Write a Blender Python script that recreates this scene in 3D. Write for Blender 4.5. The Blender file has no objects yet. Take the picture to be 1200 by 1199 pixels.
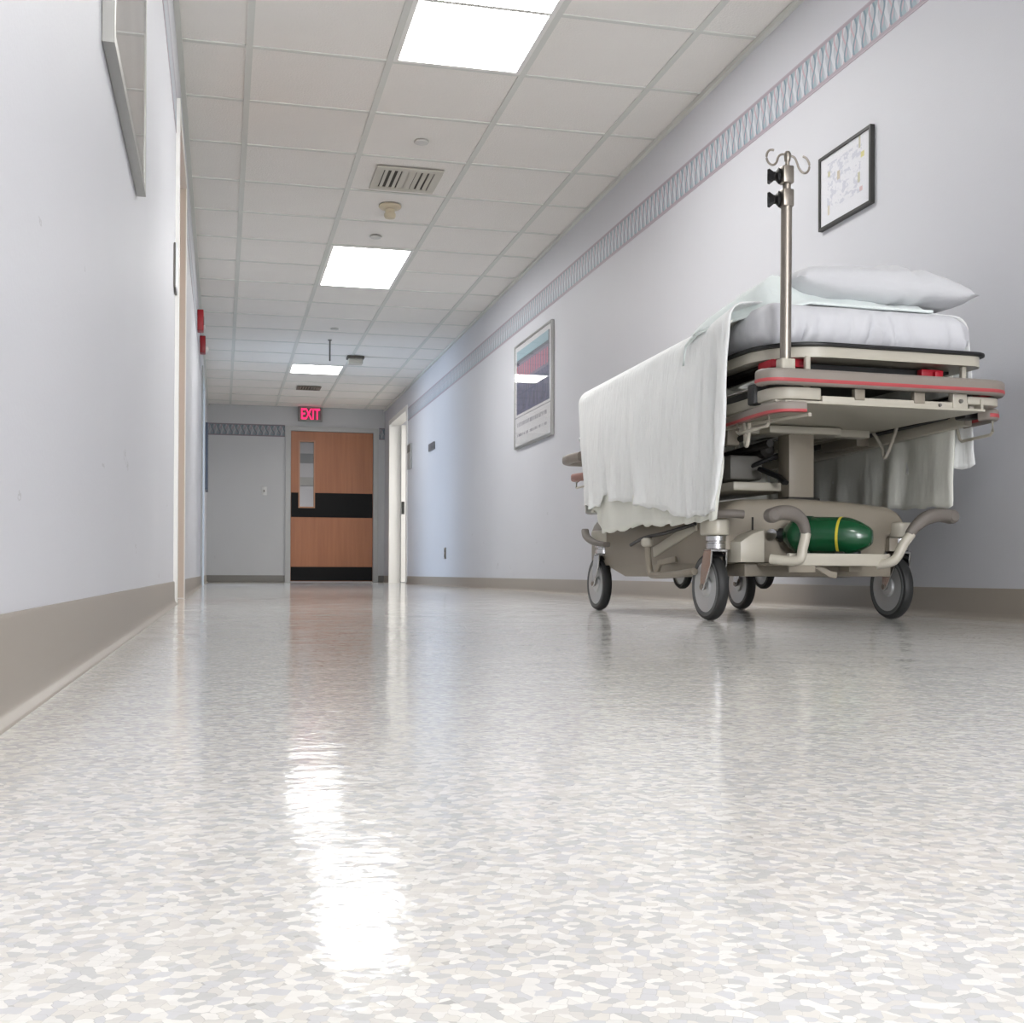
import bpy, bmesh, math, random
from mathutils import Vector, Matrix, noise
random.seed(7)
S = bpy.context.scene
C = S.collection

# ------------------------------------------------------------------ camera
CAM_Z = 0.1343
F_PX, YAW, PITCH, ROLL, CY = 1398.66, 0.2389, 0.0088, 0.0036, 659.69
fw = Vector((math.sin(YAW)*math.cos(PITCH), math.cos(YAW)*math.cos(PITCH), math.sin(PITCH)))
rt = Vector((math.cos(YAW), -math.sin(YAW), 0)); up = rt.cross(fw)
rr = rt*math.cos(ROLL) + up*math.sin(ROLL); uu = up*math.cos(ROLL) - rt*math.sin(ROLL)
cd = bpy.data.cameras.new('camera'); cam = bpy.data.objects.new('camera', cd); C.objects.link(cam)
m = Matrix((rr, uu, -fw)).transposed().to_4x4(); m.translation = (0, 0, CAM_Z); cam.matrix_world = m
cd.sensor_width = 36; cd.lens = F_PX/1200*36; cd.shift_y = (CY-599.5)/1200; cd.clip_start = .01
S.camera = cam
# ------------------------------------------------------------------ world, exposure, lights
w = bpy.data.worlds.new('world'); S.world = w; w.use_nodes = True
w.node_tree.nodes['Background'].inputs[0].default_value = (.75, .85, 1, 1)
w.node_tree.nodes['Background'].inputs[1].default_value = .8
S.view_settings.view_transform = 'Standard'; S.view_settings.look = 'None'
S.view_settings.gamma = 1; S.view_settings.use_curve_mapping = False
S.view_settings.exposure = 1.4
LAMP = 6.7                      # brightness of the ceiling panels
def area(name, loc, rot, sx, sy, power, col):
    l = bpy.data.lights.new(name, 'AREA'); l.shape = 'RECTANGLE'; l.size = sx; l.size_y = sy; l.energy = power; l.color = col
    o = bpy.data.objects.new(name, l); C.objects.link(o); o.location = loc; o.rotation_euler = rot; return o
# daylight entering by the window of the side room (left) and by the room on the right
area('daylight_left_room', (-2.35, 12.75, 1.45), (0, math.radians(-90), 0), 1.3, 1.2, 34, (.62, .78, 1))
area('lamp_right_room', (3.6, 14.9, 2.38), (0, 0, 0), .6, 1.2, 24, (1, .97, .92))
area('lamp_next_corridor', (1.3, 18.9, 2.39), (0, 0, 0), 1.2, .6, 7, (1, .98, .95))

# added fill light behind the camera, source unseen, to brighten surfaces facing it
area('fill_behind_camera', (1.5, -5.1, 1.35), (math.radians(90), 0, 0), 1.3, 2.0, 80, (.98, .98, 1))

XL, XR, YB, YE, H = -0.197, 2.218, -5.2, 16.67, 2.416

# ------------------------------------------------------------------ material helpers
def lin(c): return tuple(((x/255)/12.92 if x/255 <= .04045 else ((x/255+.055)/1.055)**2.4) for x in c) + (1,)
def mat(name, col, rough=.5, metal=0, spec=.5, bump=0, bscale=40, bstretch=(1, 1, 1), var=0, vscale=6, coat=0):
    M = bpy.data.materials.new(name); M.use_nodes = True; nt = M.node_tree; b = nt.nodes['Principled BSDF']
    b.inputs['Roughness'].default_value = rough; b.inputs['Metallic'].default_value = metal
    b.inputs['Specular IOR Level'].default_value = spec; b.inputs['Coat Weight'].default_value = coat
    c = lin(col); b.inputs['Base Color'].default_value = c
    tc = nt.nodes.new('ShaderNodeTexCoord')
    if var:
        n = nt.nodes.new('ShaderNodeTexNoise'); n.inputs['Scale'].default_value = vscale; n.inputs['Detail'].default_value = 4
        nt.links.new(tc.outputs['Object'], n.inputs['Vector'])
        r = nt.nodes.new('ShaderNodeMix'); r.data_type = 'RGBA'
        r.inputs['A'].default_value = tuple(max(0, x*(1-var)) for x in c[:3])+(1,)
        r.inputs['B'].default_value = tuple(min(1, x*(1+var)) for x in c[:3])+(1,)
        nt.links.new(n.outputs['Fac'], r.inputs['Factor']); nt.links.new(r.outputs['Result'], b.inputs['Base Color'])
    if bump:
        mp = nt.nodes.new('ShaderNodeMapping'); mp.inputs['Scale'].default_value = bstretch
        nt.links.new(tc.outputs['Object'], mp.inputs['Vector'])
        n = nt.nodes.new('ShaderNodeTexNoise'); n.inputs['Scale'].default_value = bscale; n.inputs['Detail'].default_value = 3
        nt.links.new(mp.outputs['Vector'], n.inputs['Vector'])
        bp = nt.nodes.new('ShaderNodeBump'); bp.inputs['Strength'].default_value = bump; bp.inputs['Distance'].default_value = .01
        nt.links.new(n.outputs['Fac'], bp.inputs['Height']); nt.links.new(bp.outputs['Normal'], b.inputs['Normal'])
    return M
def emis(name, col, s):
    M = bpy.data.materials.new(name); M.use_nodes = True; nt = M.node_tree; nt.nodes.remove(nt.nodes['Principled BSDF'])
    e = nt.nodes.new('ShaderNodeEmission'); e.inputs[0].default_value = lin(col); e.inputs[1].default_value = s
    nt.links.new(e.outputs[0], nt.nodes['Material Output'].inputs[0]); return M
def glassmat(name, tint=(1, 1, 1, 1)):
    M = bpy.data.materials.new(name); M.use_nodes = True; nt = M.node_tree; nt.nodes.remove(nt.nodes['Principled BSDF'])
    t = nt.nodes.new('ShaderNodeBsdfTransparent'); t.inputs[0].default_value = tint
    g = nt.nodes.new('ShaderNodeBsdfGlossy'); g.inputs['Roughness'].default_value = .02
    fr = nt.nodes.new('ShaderNodeFresnel'); fr.inputs['IOR'].default_value = 1.5
    mx = nt.nodes.new('ShaderNodeMixShader')
    ge = nt.nodes.new('ShaderNodeNewGeometry'); ma = nt.nodes.new('ShaderNodeMath'); ma.operation = 'MULTIPLY_ADD'; ma.inputs[1].default_value = -1; ma.inputs[2].default_value = 1
    nt.links.new(ge.outputs['Backfacing'], ma.inputs[0]); mu = nt.nodes.new('ShaderNodeMath'); mu.operation = 'MULTIPLY'   # leave the pane without a second reflection
    nt.links.new(ma.outputs[0], mu.inputs[0]); nt.links.new(fr.outputs[0], mu.inputs[1]); nt.links.new(mu.outputs[0], mx.inputs[0]); nt.links.new(t.outputs[0], mx.inputs[1]); nt.links.new(g.outputs[0], mx.inputs[2])
    nt.links.new(mx.outputs[0], nt.nodes['Material Output'].inputs[0]); return M
class G:                                               # tiny node-graph helper
    def __init__(s, name, rough=.5):
        s.M = bpy.data.materials.new(name); s.M.use_nodes = True; s.nt = s.M.node_tree; s.b = s.nt.nodes['Principled BSDF']
        s.b.inputs['Roughness'].default_value = rough; s.tc = s.nt.nodes.new('ShaderNodeTexCoord')
    def n(s, t, **k):
        x = s.nt.nodes.new('ShaderNode'+t)
        for a, v in k.items(): setattr(x, a, v)
        return x
    def set(s, sock, v):
        if isinstance(v, bpy.types.NodeSocket): s.nt.links.new(v, sock)
        else: sock.default_value = v
    def math(s, op, a, b=0.0, c=None):
        x = s.n('Math', operation=op); s.set(x.inputs[0], a); s.set(x.inputs[1], b)
        if c is not None: s.set(x.inputs[2], c)
        return x.outputs[0]
    def mix(s, f, a, b):
        x = s.n('Mix', data_type='RGBA'); s.set(x.inputs['Factor'], f); s.set(x.inputs['A'], a); s.set(x.inputs['B'], b); return x.outputs['Result']
    def xyz(s, which='Object'):
        x = s.n('SeparateXYZ'); s.nt.links.new(s.tc.outputs[which], x.inputs[0]); return x.outputs
    def band(s, v, lo, hi):                            # 1 inside lo..hi
        return s.math('MULTIPLY', s.math('GREATER_THAN', v, lo), s.math('LESS_THAN', v, hi))
    def noise(s, vec, scale, detail=2):
        x = s.n('TexNoise'); s.set(x.inputs['Vector'], vec); x.inputs['Scale'].default_value = scale; x.inputs['Detail'].default_value = detail; return x.outputs['Fac']
    def vec(s, scale, which='Object'):
        x = s.n('Mapping'); x.inputs['Scale'].default_value = scale; s.nt.links.new(s.tc.outputs[which], x.inputs['Vector']); return x.outputs[0]
    def bump(s, h, st, d=.01):
        x = s.n('Bump'); x.inputs['Strength'].default_value = st; x.inputs['Distance'].default_value = d; s.set(x.inputs['Height'], h); s.nt.links.new(x.outputs[0], s.b.inputs['Normal'])

# ---- materials
def wall_material(name, col):
    g = G(name, .55); v = g.tc.outputs['Object']
    base = g.mix(g.noise(v, 1.3, 4), lin([max(0, x-5) for x in col]), lin([min(255, x+3) for x in col]))
    sc = g.noise(g.vec((9, 4, 13)), 1.0, 6)            # sparse scuffs
    z = g.xyz()[2]
    scuff = g.math('MULTIPLY', g.band(sc, .705, .72), g.math('LESS_THAN', z, .6))
    g.set(g.b.inputs['Base Color'], g.mix(g.math('MULTIPLY', scuff, .35), base, lin((150, 148, 146))))
    g.bump(g.noise(v, 160, 2), .05); return g.M
M_wall = wall_material('wall_paint', (210, 211, 216))
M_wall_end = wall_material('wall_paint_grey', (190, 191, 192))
M_tile = mat('ceiling_tile', (238, 235, 230), .9, bump=.25, bscale=120, var=.02)
M_tee = mat('ceiling_grid_metal', (216, 217, 211), .5)
M_base = mat('cove_base_vinyl', (158, 150, 139), .38, var=.03, vscale=3)
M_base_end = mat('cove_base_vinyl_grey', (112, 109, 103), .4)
M_frame = mat('door_frame_paint', (176, 177, 175), .4)
M_beige = mat('door_frame_beige', (194, 182, 168), .45)
M_white = mat('white_paint', (236, 235, 231), .4)
M_lamp = emis('lamp_diffuser', (255, 254, 252), LAMP)
M_glass = glassmat('clear_glass')
M_black = mat('black_plastic', (24, 24, 25), .45)
M_silver = mat('silver_frame', (172, 172, 168), .3, .85)
M_darkmetal = mat('dark_frame', (52, 52, 50), .4)
M_paper = mat('white_paper', (236, 237, 240), .7)

def floor_material():
    g = G('floor_chip_vinyl', .1)
    v = g.tc.outputs['Object']
    nz = g.n('TexNoise'); g.set(nz.inputs['Vector'], v); nz.inputs['Scale'].default_value = 45
    ad = g.n('VectorMath', operation='MULTIPLY_ADD'); g.set(ad.inputs[0], nz.outputs['Color']); ad.inputs[1].default_value = (.0022, .0022, 0); g.set(ad.inputs[2], v)
    def vor(feature, scale, vec):
        x = g.n('TexVoronoi', feature=feature, voronoi_dimensions='2D'); g.set(x.inputs['Vector'], vec); x.inputs['Scale'].default_value = scale; return x
    mp = g.n('Mapping'); g.set(mp.inputs['Vector'], ad.outputs[0]); mp.inputs['Scale'].default_value = (1, 1.0, 1); mp.inputs['Rotation'].default_value = (0, 0, .4)
    c = vor('F1', 205, mp.outputs[0]); c.distance = 'CHEBYCHEV'
    c2 = vor('F2', 205, mp.outputs[0]); c2.distance = 'CHEBYCHEV'
    ed_ = g.math('SUBTRACT', c2.outputs['Distance'], c.outputs['Distance'])
    sep = g.n('SeparateColor'); g.set(sep.inputs[0], c.outputs['Color'])
    r = g.n('ValToRGB'); g.set(r.inputs[0], sep.outputs[0])
    cols = [(0, (200, 200, 198)), (.22, (214, 211, 206)), (.42, (207, 207, 208)), (.6, (221, 218, 211)), (.8, (227, 225, 220)), (1, (233, 231, 226))]
    el = r.color_ramp.elements; el[0].color = lin(cols[0][1]); el[1].color = lin(cols[-1][1])
    for p_, c_ in cols[1:-1]:
        k = el.new(p_); k.color = lin(c_)
    r.color_ramp.interpolation = 'CONSTANT'
    for i, k in enumerate(el): k.position = i/6.0
    edge = g.math('MULTIPLY', g.math('LESS_THAN', ed_, .035), g.math('GREATER_THAN', sep.outputs[1], .4))
    col = g.mix(g.math('MULTIPLY', edge, .55), r.outputs[0], lin((168, 166, 162)))
    wear = g.noise(v, 1.1, 4)
    col = g.mix(g.math('MULTIPLY', g.math('SUBTRACT', wear, .35), .12), col, lin((205, 202, 196)))
    g.set(g.b.inputs['Base Color'], col)
    rg = g.math('MULTIPLY_ADD', g.noise(v, 7, 3), .10, .05); g.set(g.b.inputs['Roughness'], rg)
    h1 = g.noise(v, 14, 2); h2 = g.noise(v, 90, 2)
    h = g.math('ADD', g.math('MULTIPLY', h1, .8), g.math('MULTIPLY', h2, .26))
    g.bump(h, .3, .004)
    g.b.inputs['IOR'].default_value = 1.42; g.b.inputs['Specular IOR Level'].default_value = .32
    return g.M
M_floor = floor_material()

def wood_material():
    g = G('door_wood', .38); v = g.vec((26, 26, 1.3))
    n1 = g.noise(v, 1.2, 6); n2 = g.noise(g.vec((5, 5, .5)), 1.0, 3)
    g.set(g.b.inputs['Base Color'], g.mix(g.math('ADD', g.math('MULTIPLY', n1, .7), g.math('MULTIPLY', n2, .35)), lin((140, 84, 50)), lin((182, 118, 76)))); return g.M
M_wood = wood_material()
M_woodlt = mat('door_lite_bead', (176, 128, 96), .4)

def border_material(name, along, per=.062, dk=1.0):                      # mauve edged wallpaper border with wavy interlaced ribbons
    g = G(name, .5); X = g.xyz(); u = X[along]; z = X[2]
    a = g.math('MULTIPLY', u, 2*math.pi/per)
    zz = g.math('MULTIPLY', z, 2*math.pi/.14)
    def ribbon(ph, sgn, wdt):
        s_ = g.math('SINE', g.math('ADD', g.math('ADD', a, ph), g.math('MULTIPLY', g.math('SINE', g.math('ADD', zz, ph*.7)), sgn)))
        return g.math('GREATER_THAN', s_, wdt)
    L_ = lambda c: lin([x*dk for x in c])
    col = g.mix(ribbon(0, 1.3, .1), L_((188, 192, 198)), L_((158, 176, 184)))
    col = g.mix(ribbon(1.9, -1.3, .45), col, L_((208, 211, 216)))
    col = g.mix(ribbon(3.6, 1.5, .86), col, L_((196, 172, 180)))
    col = g.mix(ribbon(4.9, -1.2, .82), col, L_((126, 148, 160)))
    ed = g.math('ADD', g.math('GREATER_THAN', z, .066), g.math('LESS_THAN', z, -.066))
    col = g.mix(ed, col, L_((168, 156, 166)))
    ed2 = g.math('ADD', g.math('GREATER_THAN', z, .0775), g.math('LESS_THAN', z, -.0775))
    col = g.mix(ed2, col, L_((182, 170, 178)))
    g.set(g.b.inputs['Base Color'], col); return g.M
M_borderY = border_material('border_paper_side', 1)
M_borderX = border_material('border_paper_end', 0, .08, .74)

# stretcher materials
M_cream = mat('cream_paint', (190, 185, 171), .35, var=.03, vscale=9)
M_shell = mat('taupe_shell', (146, 138, 124), .42, var=.03, vscale=5)
M_grip = mat('grey_grip', (112, 106, 100), .5)
M_bump = mat('grey_bumper', (140, 132, 124), .5)
M_red = mat('red_stripe', (182, 74, 78), .45)
M_redl = mat('red_latch', (176, 22, 42), .4)
M_steel = mat('brushed_steel', (150, 143, 134), .35, .9)
M_chrome = mat('chrome', (205, 205, 205), .15, 1)
M_tyre = mat('tyre_rubber', (44, 45, 45), .55)
M_tyreside = mat('tyre_side', (96, 98, 98), .6)
M_hub = mat('wheel_disc', (196, 198, 198), .35, .5)
M_dark = mat('dark_mechanism', (42, 40, 37), .55)
M_grey = mat('grey_plastic', (112, 110, 104), .5)
def cloth_mat(name, col, st=.35, sc=(1, 1, 1), scale=60):
    M = mat(name, col, .85, spec=.2, bump=st, bscale=scale, bstretch=sc, var=.02)
    M.node_tree.nodes['Principled BSDF'].inputs['Sheen Weight'].default_value = .2
    return M
M_sheet = cloth_mat('white_sheet', (216, 217, 221), .7, (1, 1, .4), 16)
M_blanket = cloth_mat('white_blanket', (246, 248, 247), .6, (2.4, 2.4, .22), 34)
M_cuff = cloth_mat('pale_green_blanket', (233, 241, 239), .25, (1, 1, 1), 45)
M_pillow = cloth_mat('pillow_case', (213, 214, 217), .6, (1, 1, 1.6), 13)
M_under = cloth_mat('thin_cream_sheet', (236, 237, 228), .2, (1, 1, .3), 35)

# ------------------------------------------------------------------ mesh helpers
def new(name, bm, m, parent=None, smooth=35, M2=None):
    bmesh.ops.recalc_face_normals(bm, faces=bm.faces)
    me = bpy.data.meshes.new(name); bm.to_mesh(me); bm.free(); me.materials.append(m)
    if M2: me.materials.append(M2)
    if smooth:
        me.polygons.foreach_set('use_smooth', [True]*len(me.polygons)); me.set_sharp_from_angle(angle=math.radians(smooth))
    o = bpy.data.objects.new(name, me); C.objects.link(o)
    if parent: o.parent = parent
    return o
def B(): return bmesh.new()
def box(bm, x0, x1, y0, y1, z0, z1, bev=0, seg=2):
    r = bmesh.ops.create_cube(bm, size=1); vs = r['verts']
    for v in vs: v.co = Vector(((x0+x1)/2+v.co.x*(x1-x0), (y0+y1)/2+v.co.y*(y1-y0), (z0+z1)/2+v.co.z*(z1-z0)))
    if bev:
        es = {e for v in vs for e in v.link_edges}
        bmesh.ops.bevel(bm, geom=list(es), offset=bev, segments=seg, affect='EDGES', profile=.5)
    return bm
def catmull(pts, k=6):
    P = [Vector(p) for p in pts]; out = []
    for i in range(len(P)-1):
        a, b, c, d = P[max(i-1, 0)], P[i], P[i+1], P[min(i+2, len(P)-1)]
        for j in range(k):
            t = j/k; out.append(.5*((2*b)+(c-a)*t+(2*a-5*b+4*c-d)*t*t+(3*b-a-3*c+d)*t**3))
    out.append(P[-1]); return out
def sweep(bm, pts, sec, upv=(0, 0, 1), scale=None, cap=True):   # section (side, up) carried along a path
    pts = [Vector(p) for p in pts]; rings = []; upv = Vector(upv)
    for i, p_ in enumerate(pts):
        t = (pts[min(i+1, len(pts)-1)]-pts[max(i-1, 0)]).normalized()
        s_ = t.cross(upv); s_ = s_.normalized() if s_.length > 1e-5 else Vector((1, 0, 0)); u_ = s_.cross(t)
        k = scale[i] if scale else 1
        rings.append([bm.verts.new(p_+s_*a*k+u_*b*k) for a, b in sec])
    n = len(sec)
    for r0, r1 in zip(rings, rings[1:]):
        for j in range(n): bm.faces.new((r0[j], r0[(j+1) % n], r1[(j+1) % n], r1[j]))
    if cap: bm.faces.new(rings[0]); bm.faces.new(rings[-1][::-1])
    return bm
def circ(r, n=10): return [(r*math.cos(2*math.pi*i/n), r*math.sin(2*math.pi*i/n)) for i in range(n)]
def rrect(w_, h_, r, n=3):                                # rounded rectangle section
    out = []
    for cx, cy, a0 in ((w_/2-r, h_/2-r, 0), (-w_/2+r, h_/2-r, 90), (-w_/2+r, -h_/2+r, 180), (w_/2-r, -h_/2+r, 270)):
        for i in range(n+1):
            a = math.radians(a0+90*i/n); out.append((cx+r*math.cos(a), cy+r*math.sin(a)))
    return out
def tube(bm, pts, r, n=10, smooth=0, upv=None):
    if smooth: pts = catmull(pts, smooth)
    d = Vector(pts[-1])-Vector(pts[0]); u = upv or ((0, 0, 1) if abs(d.normalized().z) < .8 else (0, 1, .01))
    return sweep(bm, pts, circ(r, n), u)
def lathe(bm, prof, c, axis='Z', n=28, closed=False):  # closed=True closes the profile into a torus
    c = Vector(c); rings = []
    for r, h in prof:
        ring = []
        for i in range(n):
            a = 2*math.pi*i/n; x, y = r*math.cos(a), r*math.sin(a)
            q = Vector((x, y, h)) if axis == 'Z' else (Vector((h, x, y)) if axis == 'X' else Vector((y, h, x)))
            ring.append(bm.verts.new(c+q))
        rings.append(ring)
    for a, b in zip(rings, rings[1:]):
        for i in range(n): bm.faces.new((a[i], a[(i+1) % n], b[(i+1) % n], b[i]))
    if closed:
        for i in range(n): bm.faces.new((rings[-1][i], rings[-1][(i+1) % n], rings[0][(i+1) % n], rings[0][i]))
        return bm
    bm.faces.new(rings[0]); bm.faces.new(rings[-1][::-1]); return bm
def prism(bm, poly, axis, lo, hi, bev=0, seg=2):          # poly in the two other axes
    def P(a, b, h): return Vector((h, a, b)) if axis == 'X' else (Vector((a, h, b)) if axis == 'Y' else Vector((a, b, h)))
    A = [bm.verts.new(P(a, b, lo)) for a, b in poly]; Bv = [bm.verts.new(P(a, b, hi)) for a, b in poly]; n = len(poly)
    f = [bm.faces.new(A), bm.faces.new(Bv[::-1])]
    for i in range(n): f.append(bm.faces.new((A[i], Bv[i], Bv[(i+1) % n], A[(i+1) % n])))
    if bev:
        es = {e for q in f[:2] for e in q.edges}
        bmesh.ops.recalc_face_normals(bm, faces=f); bmesh.ops.bevel(bm, geom=list(es), offset=bev, segments=seg, affect='EDGES', profile=.5)
    return bm
def rplan(x0, x1, y0, y1, rs, n=6):                       # rounded plan outline, corner radii [x0y0, x1y0, x1y1, x0y1]
    out = []
    for (cx, cy, sx, sy, a0), r in zip(((x0, y0, 1, 1, 180), (x1, y0, -1, 1, 270), (x1, y1, -1, -1, 0), (x0, y1, 1, -1, 90)), rs):
        for i in range(n+1):
            a = math.radians(a0+90*i/n); out.append((cx+sx*r+r*math.cos(a), cy+sy*r+r*math.sin(a)))
    return out
def empty(name, loc, rz=0):
    o = bpy.data.objects.new(name, None); C.objects.link(o); o.location = loc; o.rotation_euler = (0, 0, rz); o.empty_display_size = .1; return o
def tag(o, label, cat, group=None):
    o['label'] = label; o['category'] = cat
    if group: o['group'] = group
    return o
def struct(o): o['kind'] = 'structure'; return o
def recenter(o):                                          # put a mesh's origin at its bounds' centre
    vs = o.data.vertices; lo = Vector([min(v.co[i] for v in vs) for i in range(3)]); hi = Vector([max(v.co[i] for v in vs) for i in range(3)]); c = (lo+hi)/2
    o.data.transform(Matrix.Translation(-c)); o.location = c; return o

# ================================================================== THE SETTING
struct(new('floor', box(B(), XL-2.6, XR+2.6, YB-.1, YE+4.2, -.1, 0), M_floor, smooth=0))
ceil = struct(new('ceiling', box(B(), XL-2.6, XR+2.6, YB-.1, YE+4.2, H+.012, H+.1), M_tile, smooth=0))
# walls with their openings
D1 = (5.30, 6.30); D2 = (12.05, 13.25); D3 = (14.58, 16.1); DZ = 2.10; DZ3 = 2.15
def wall_side(name, x0, x1, opens):
    bm = B(); y = YB
    for a, b, z in opens:
        box(bm, x0, x1, y, a, 0, H+.01); box(bm, x0, x1, a, b, z, H+.01); y = b
    box(bm, x0, x1, y, YE, 0, H+.01)
    return struct(new(name, bm, M_wall, smooth=0))
wl = wall_side('wall_left', XL-.14, XL, [(D1[0], D1[1], DZ), (D2[0], D2[1], DZ)])
wr = wall_side('wall_right', XR, XR+.14, [(D3[0], D3[1], DZ3)])
bm = B(); EX0, EX1, EZ = .90, 2.078, 2.10
box(bm, XL-.14, EX0, YE, YE+.14, 0, H+.01); box(bm, EX1, XR+.14, YE, YE+.14, 0, H+.01); box(bm, EX0, EX1, YE, YE+.14, EZ, H+.01)
we = struct(new('wall_end', bm, M_wall_end, smooth=0))
struct(new('wall_back', box(B(), XL-.14, XR+.14, YB-.1, YB, 0, H+.01), M_wall, smooth=0))
# side rooms and the corridor beyond the end door
bm = B(); box(bm, -2.5, XL-.14, 11.2, 11.3, 0, H+.01); box(bm, -2.5, XL-.14, 14.2, 14.3, 0, H+.01); box(bm, -2.6, -2.5, 11.2, 14.3, 0, H+.01)
struct(new('wall_side_room_left', bm, M_wall, smooth=0))
bm = B(); box(bm, XR+.14, 4.7, 13.0, 13.1, 0, H+.01); box(bm, XR+.14, 4.7, 16.56, 16.66, 0, H+.01); box(bm, 4.7, 4.8, 13.0, 16.66, 0, H+.01)
struct(new('wall_side_room_right', bm, M_wall, smooth=0))
bm = B(); box(bm, XL-.14, XR+.14, 20.6, 20.7, 0, H+.01); box(bm, XL-.14, XL, YE+.14, 20.6, 0, H+.01); box(bm, XR, XR+.14, YE+.14, 20.6, 0, H+.01)
struct(new('wall_next_corridor', bm, M_wall, smooth=0))
struct(new('trim_6', box(B(), XL, XR, 20.59, 20.6, 2.0, 2.165), mat('far_border', (150, 154, 158), .5), smooth=0))
struct(new('trim_7', box(B(), XL, XR, 20.575, 20.6, 1.62, 1.76), M_frame, smooth=0))

# cove baseboards
def cove(name, pts2, y0, y1, axis='Y', m=M_base):
    bm = B(); prism(bm, pts2, axis, y0, y1); return struct(new(name, bm, m, smooth=40))
def coveprof(x, s, h=.095):                               # x at the wall, s = direction into the corridor
    return [(x-.0*s, 0), (x+s*.022, 0), (x+s*.020, .003), (x+s*.013, .006), (x+s*.008, .013), (x+s*.006, .024), (x+s*.006, h-.004), (x+s*.004, h), (x, h)]
cove('baseboard_left', coveprof(XL, 1), YB, D1[0]-.055)
cove('baseboard_left_2', coveprof(XL, 1), D1[1]+.055, D2[0]-.055)
cove('baseboard_left_3', coveprof(XL, 1), D2[1]+.055, YE)
cove('baseboard_right', coveprof(XR, -1), YB, D3[0]-.055)
cove('baseboard_right_2', coveprof(XR, -1), D3[1]+.055, YE)
cove('baseboard_end', [(a, b) for a, b in coveprof(YE, -1)], XL, EX0-.055, 'X', M_base_end)
cove('baseboard_end_2', [(a, b) for a, b in coveprof(YE, -1)], EX1+.055, XR, 'X', M_base_end)

# wallpaper borders (thin strips on the walls)
BZ0, BZ1 = 1.998, 2.163
def border(name, x0, x1, y0, y1, m):
    o = new(name, box(B(), x0, x1, y0, y1, BZ0, BZ1), m, smooth=0); recenter(o); return struct(o)
border('trim_1', XR-.002, XR, YB, D3[0]-.055, M_borderY)
border('trim_2', XL, XL+.002, YB, D1[0]-.055, M_borderY)
border('trim_3', XL, XL+.002, D1[1]+.055, D2[0]-.055, M_borderY)
border('trim_4', XL, EX0-.06, YE-.002, YE, M_borderX)
border('trim_5', EX1+.06, XR, YE-.002, YE, M_borderX)
# wall angle trims along the ceiling
struct(new('trim_8', box(B(), XL, XL+.022, YB, YE, H-.022, H-.001), M_tee, smooth=0))
struct(new('trim_9', box(B(), XR-.022, XR, YB, YE, H-.022, H-.001), M_tee, smooth=0))

# ceiling grid: tees and tiles, each tile a part of the ceiling
GX = [.106, .716, 1.326, 1.936]; GY0 = 5.285; T = .61
for x in GX: new('main_tee', box(B(), x-.015, x+.015, YB, YE, H-.003, H+.011), M_tee, ceil, smooth=0)
rows = [k for k in range(-17, 19)]
ct = None
for k in rows:
    y = GY0+T*k
    o = new('cross_tee', box(B(), XL, XR, -.012, .012, H-.0022, H+.011), M_tee, ceil, smooth=0) if ct is None else bpy.data.objects.new('cross_tee', ct.data)
    if ct is None: ct = o
    else: C.objects.link(o); o.parent = ceil
    o.location = (0, y, 0)
LIGHTS = [(-10, 2), (-2, 2), (5, 2), (13, 1)]    # first row, rows long, in the middle column
lit = {k+i for k, n in LIGHTS for i in range(n)}
xs = [XL]+GX+[XR]; tm = {}
for k in rows:
    y0 = GY0+T*k
    y1 = min(y0+T, YE)
    for c in range(5):
        if c == 2 and k in lit: continue
        key = (c, round(y1-y0, 3))
        if key not in tm:
            bm = box(B(), xs[c]+.008, xs[c+1]-.008, .008, y1-y0-.008, H+.0025, H+.0115); tm[key] = new('ceiling_tile', bm, M_tile, ceil, smooth=0); o = tm[key]
        else:
            o = bpy.data.objects.new('ceiling_tile', tm[key].data); C.objects.link(o); o.parent = ceil
        o.location = (0, y0, random.uniform(0, .0012))

# ================================================================== CEILING FITTINGS
LL = ['ceiling light panel overhead, just behind the camera',
      'nearest bright ceiling light panel, cut by the top edge of the photo', 'second bright ceiling light panel, behind the smoke detector', 'farthest and smallest bright ceiling light panel, before the exit sign']
lp = None
for (k, n), lb in zip(LIGHTS, LL):
    y0 = GY0+T*k; L = n*T
    t = tag(empty('ceiling_light', (1.021, y0+L/2, H)), lb, 'light', 'lit ceiling panels')
    bm = B(); wx, wy = .305-.014, L/2-.011; q = .022
    box(bm, -wx, wx, -wy, -wy+q, -.004, .01); box(bm, -wx, wx, wy-q, wy, -.004, .01); box(bm, -wx, -wx+q, -wy+q, wy-q, -.004, .01); box(bm, wx-q, wx, -wy+q, wy-q, -.004, .01)
    new('frame', bm, M_white, t, smooth=0)
    new('diffuser', box(B(), -wx+q, wx-q, -wy+q, wy-q, -.002, .004), M_lamp, t, smooth=0)
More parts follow.
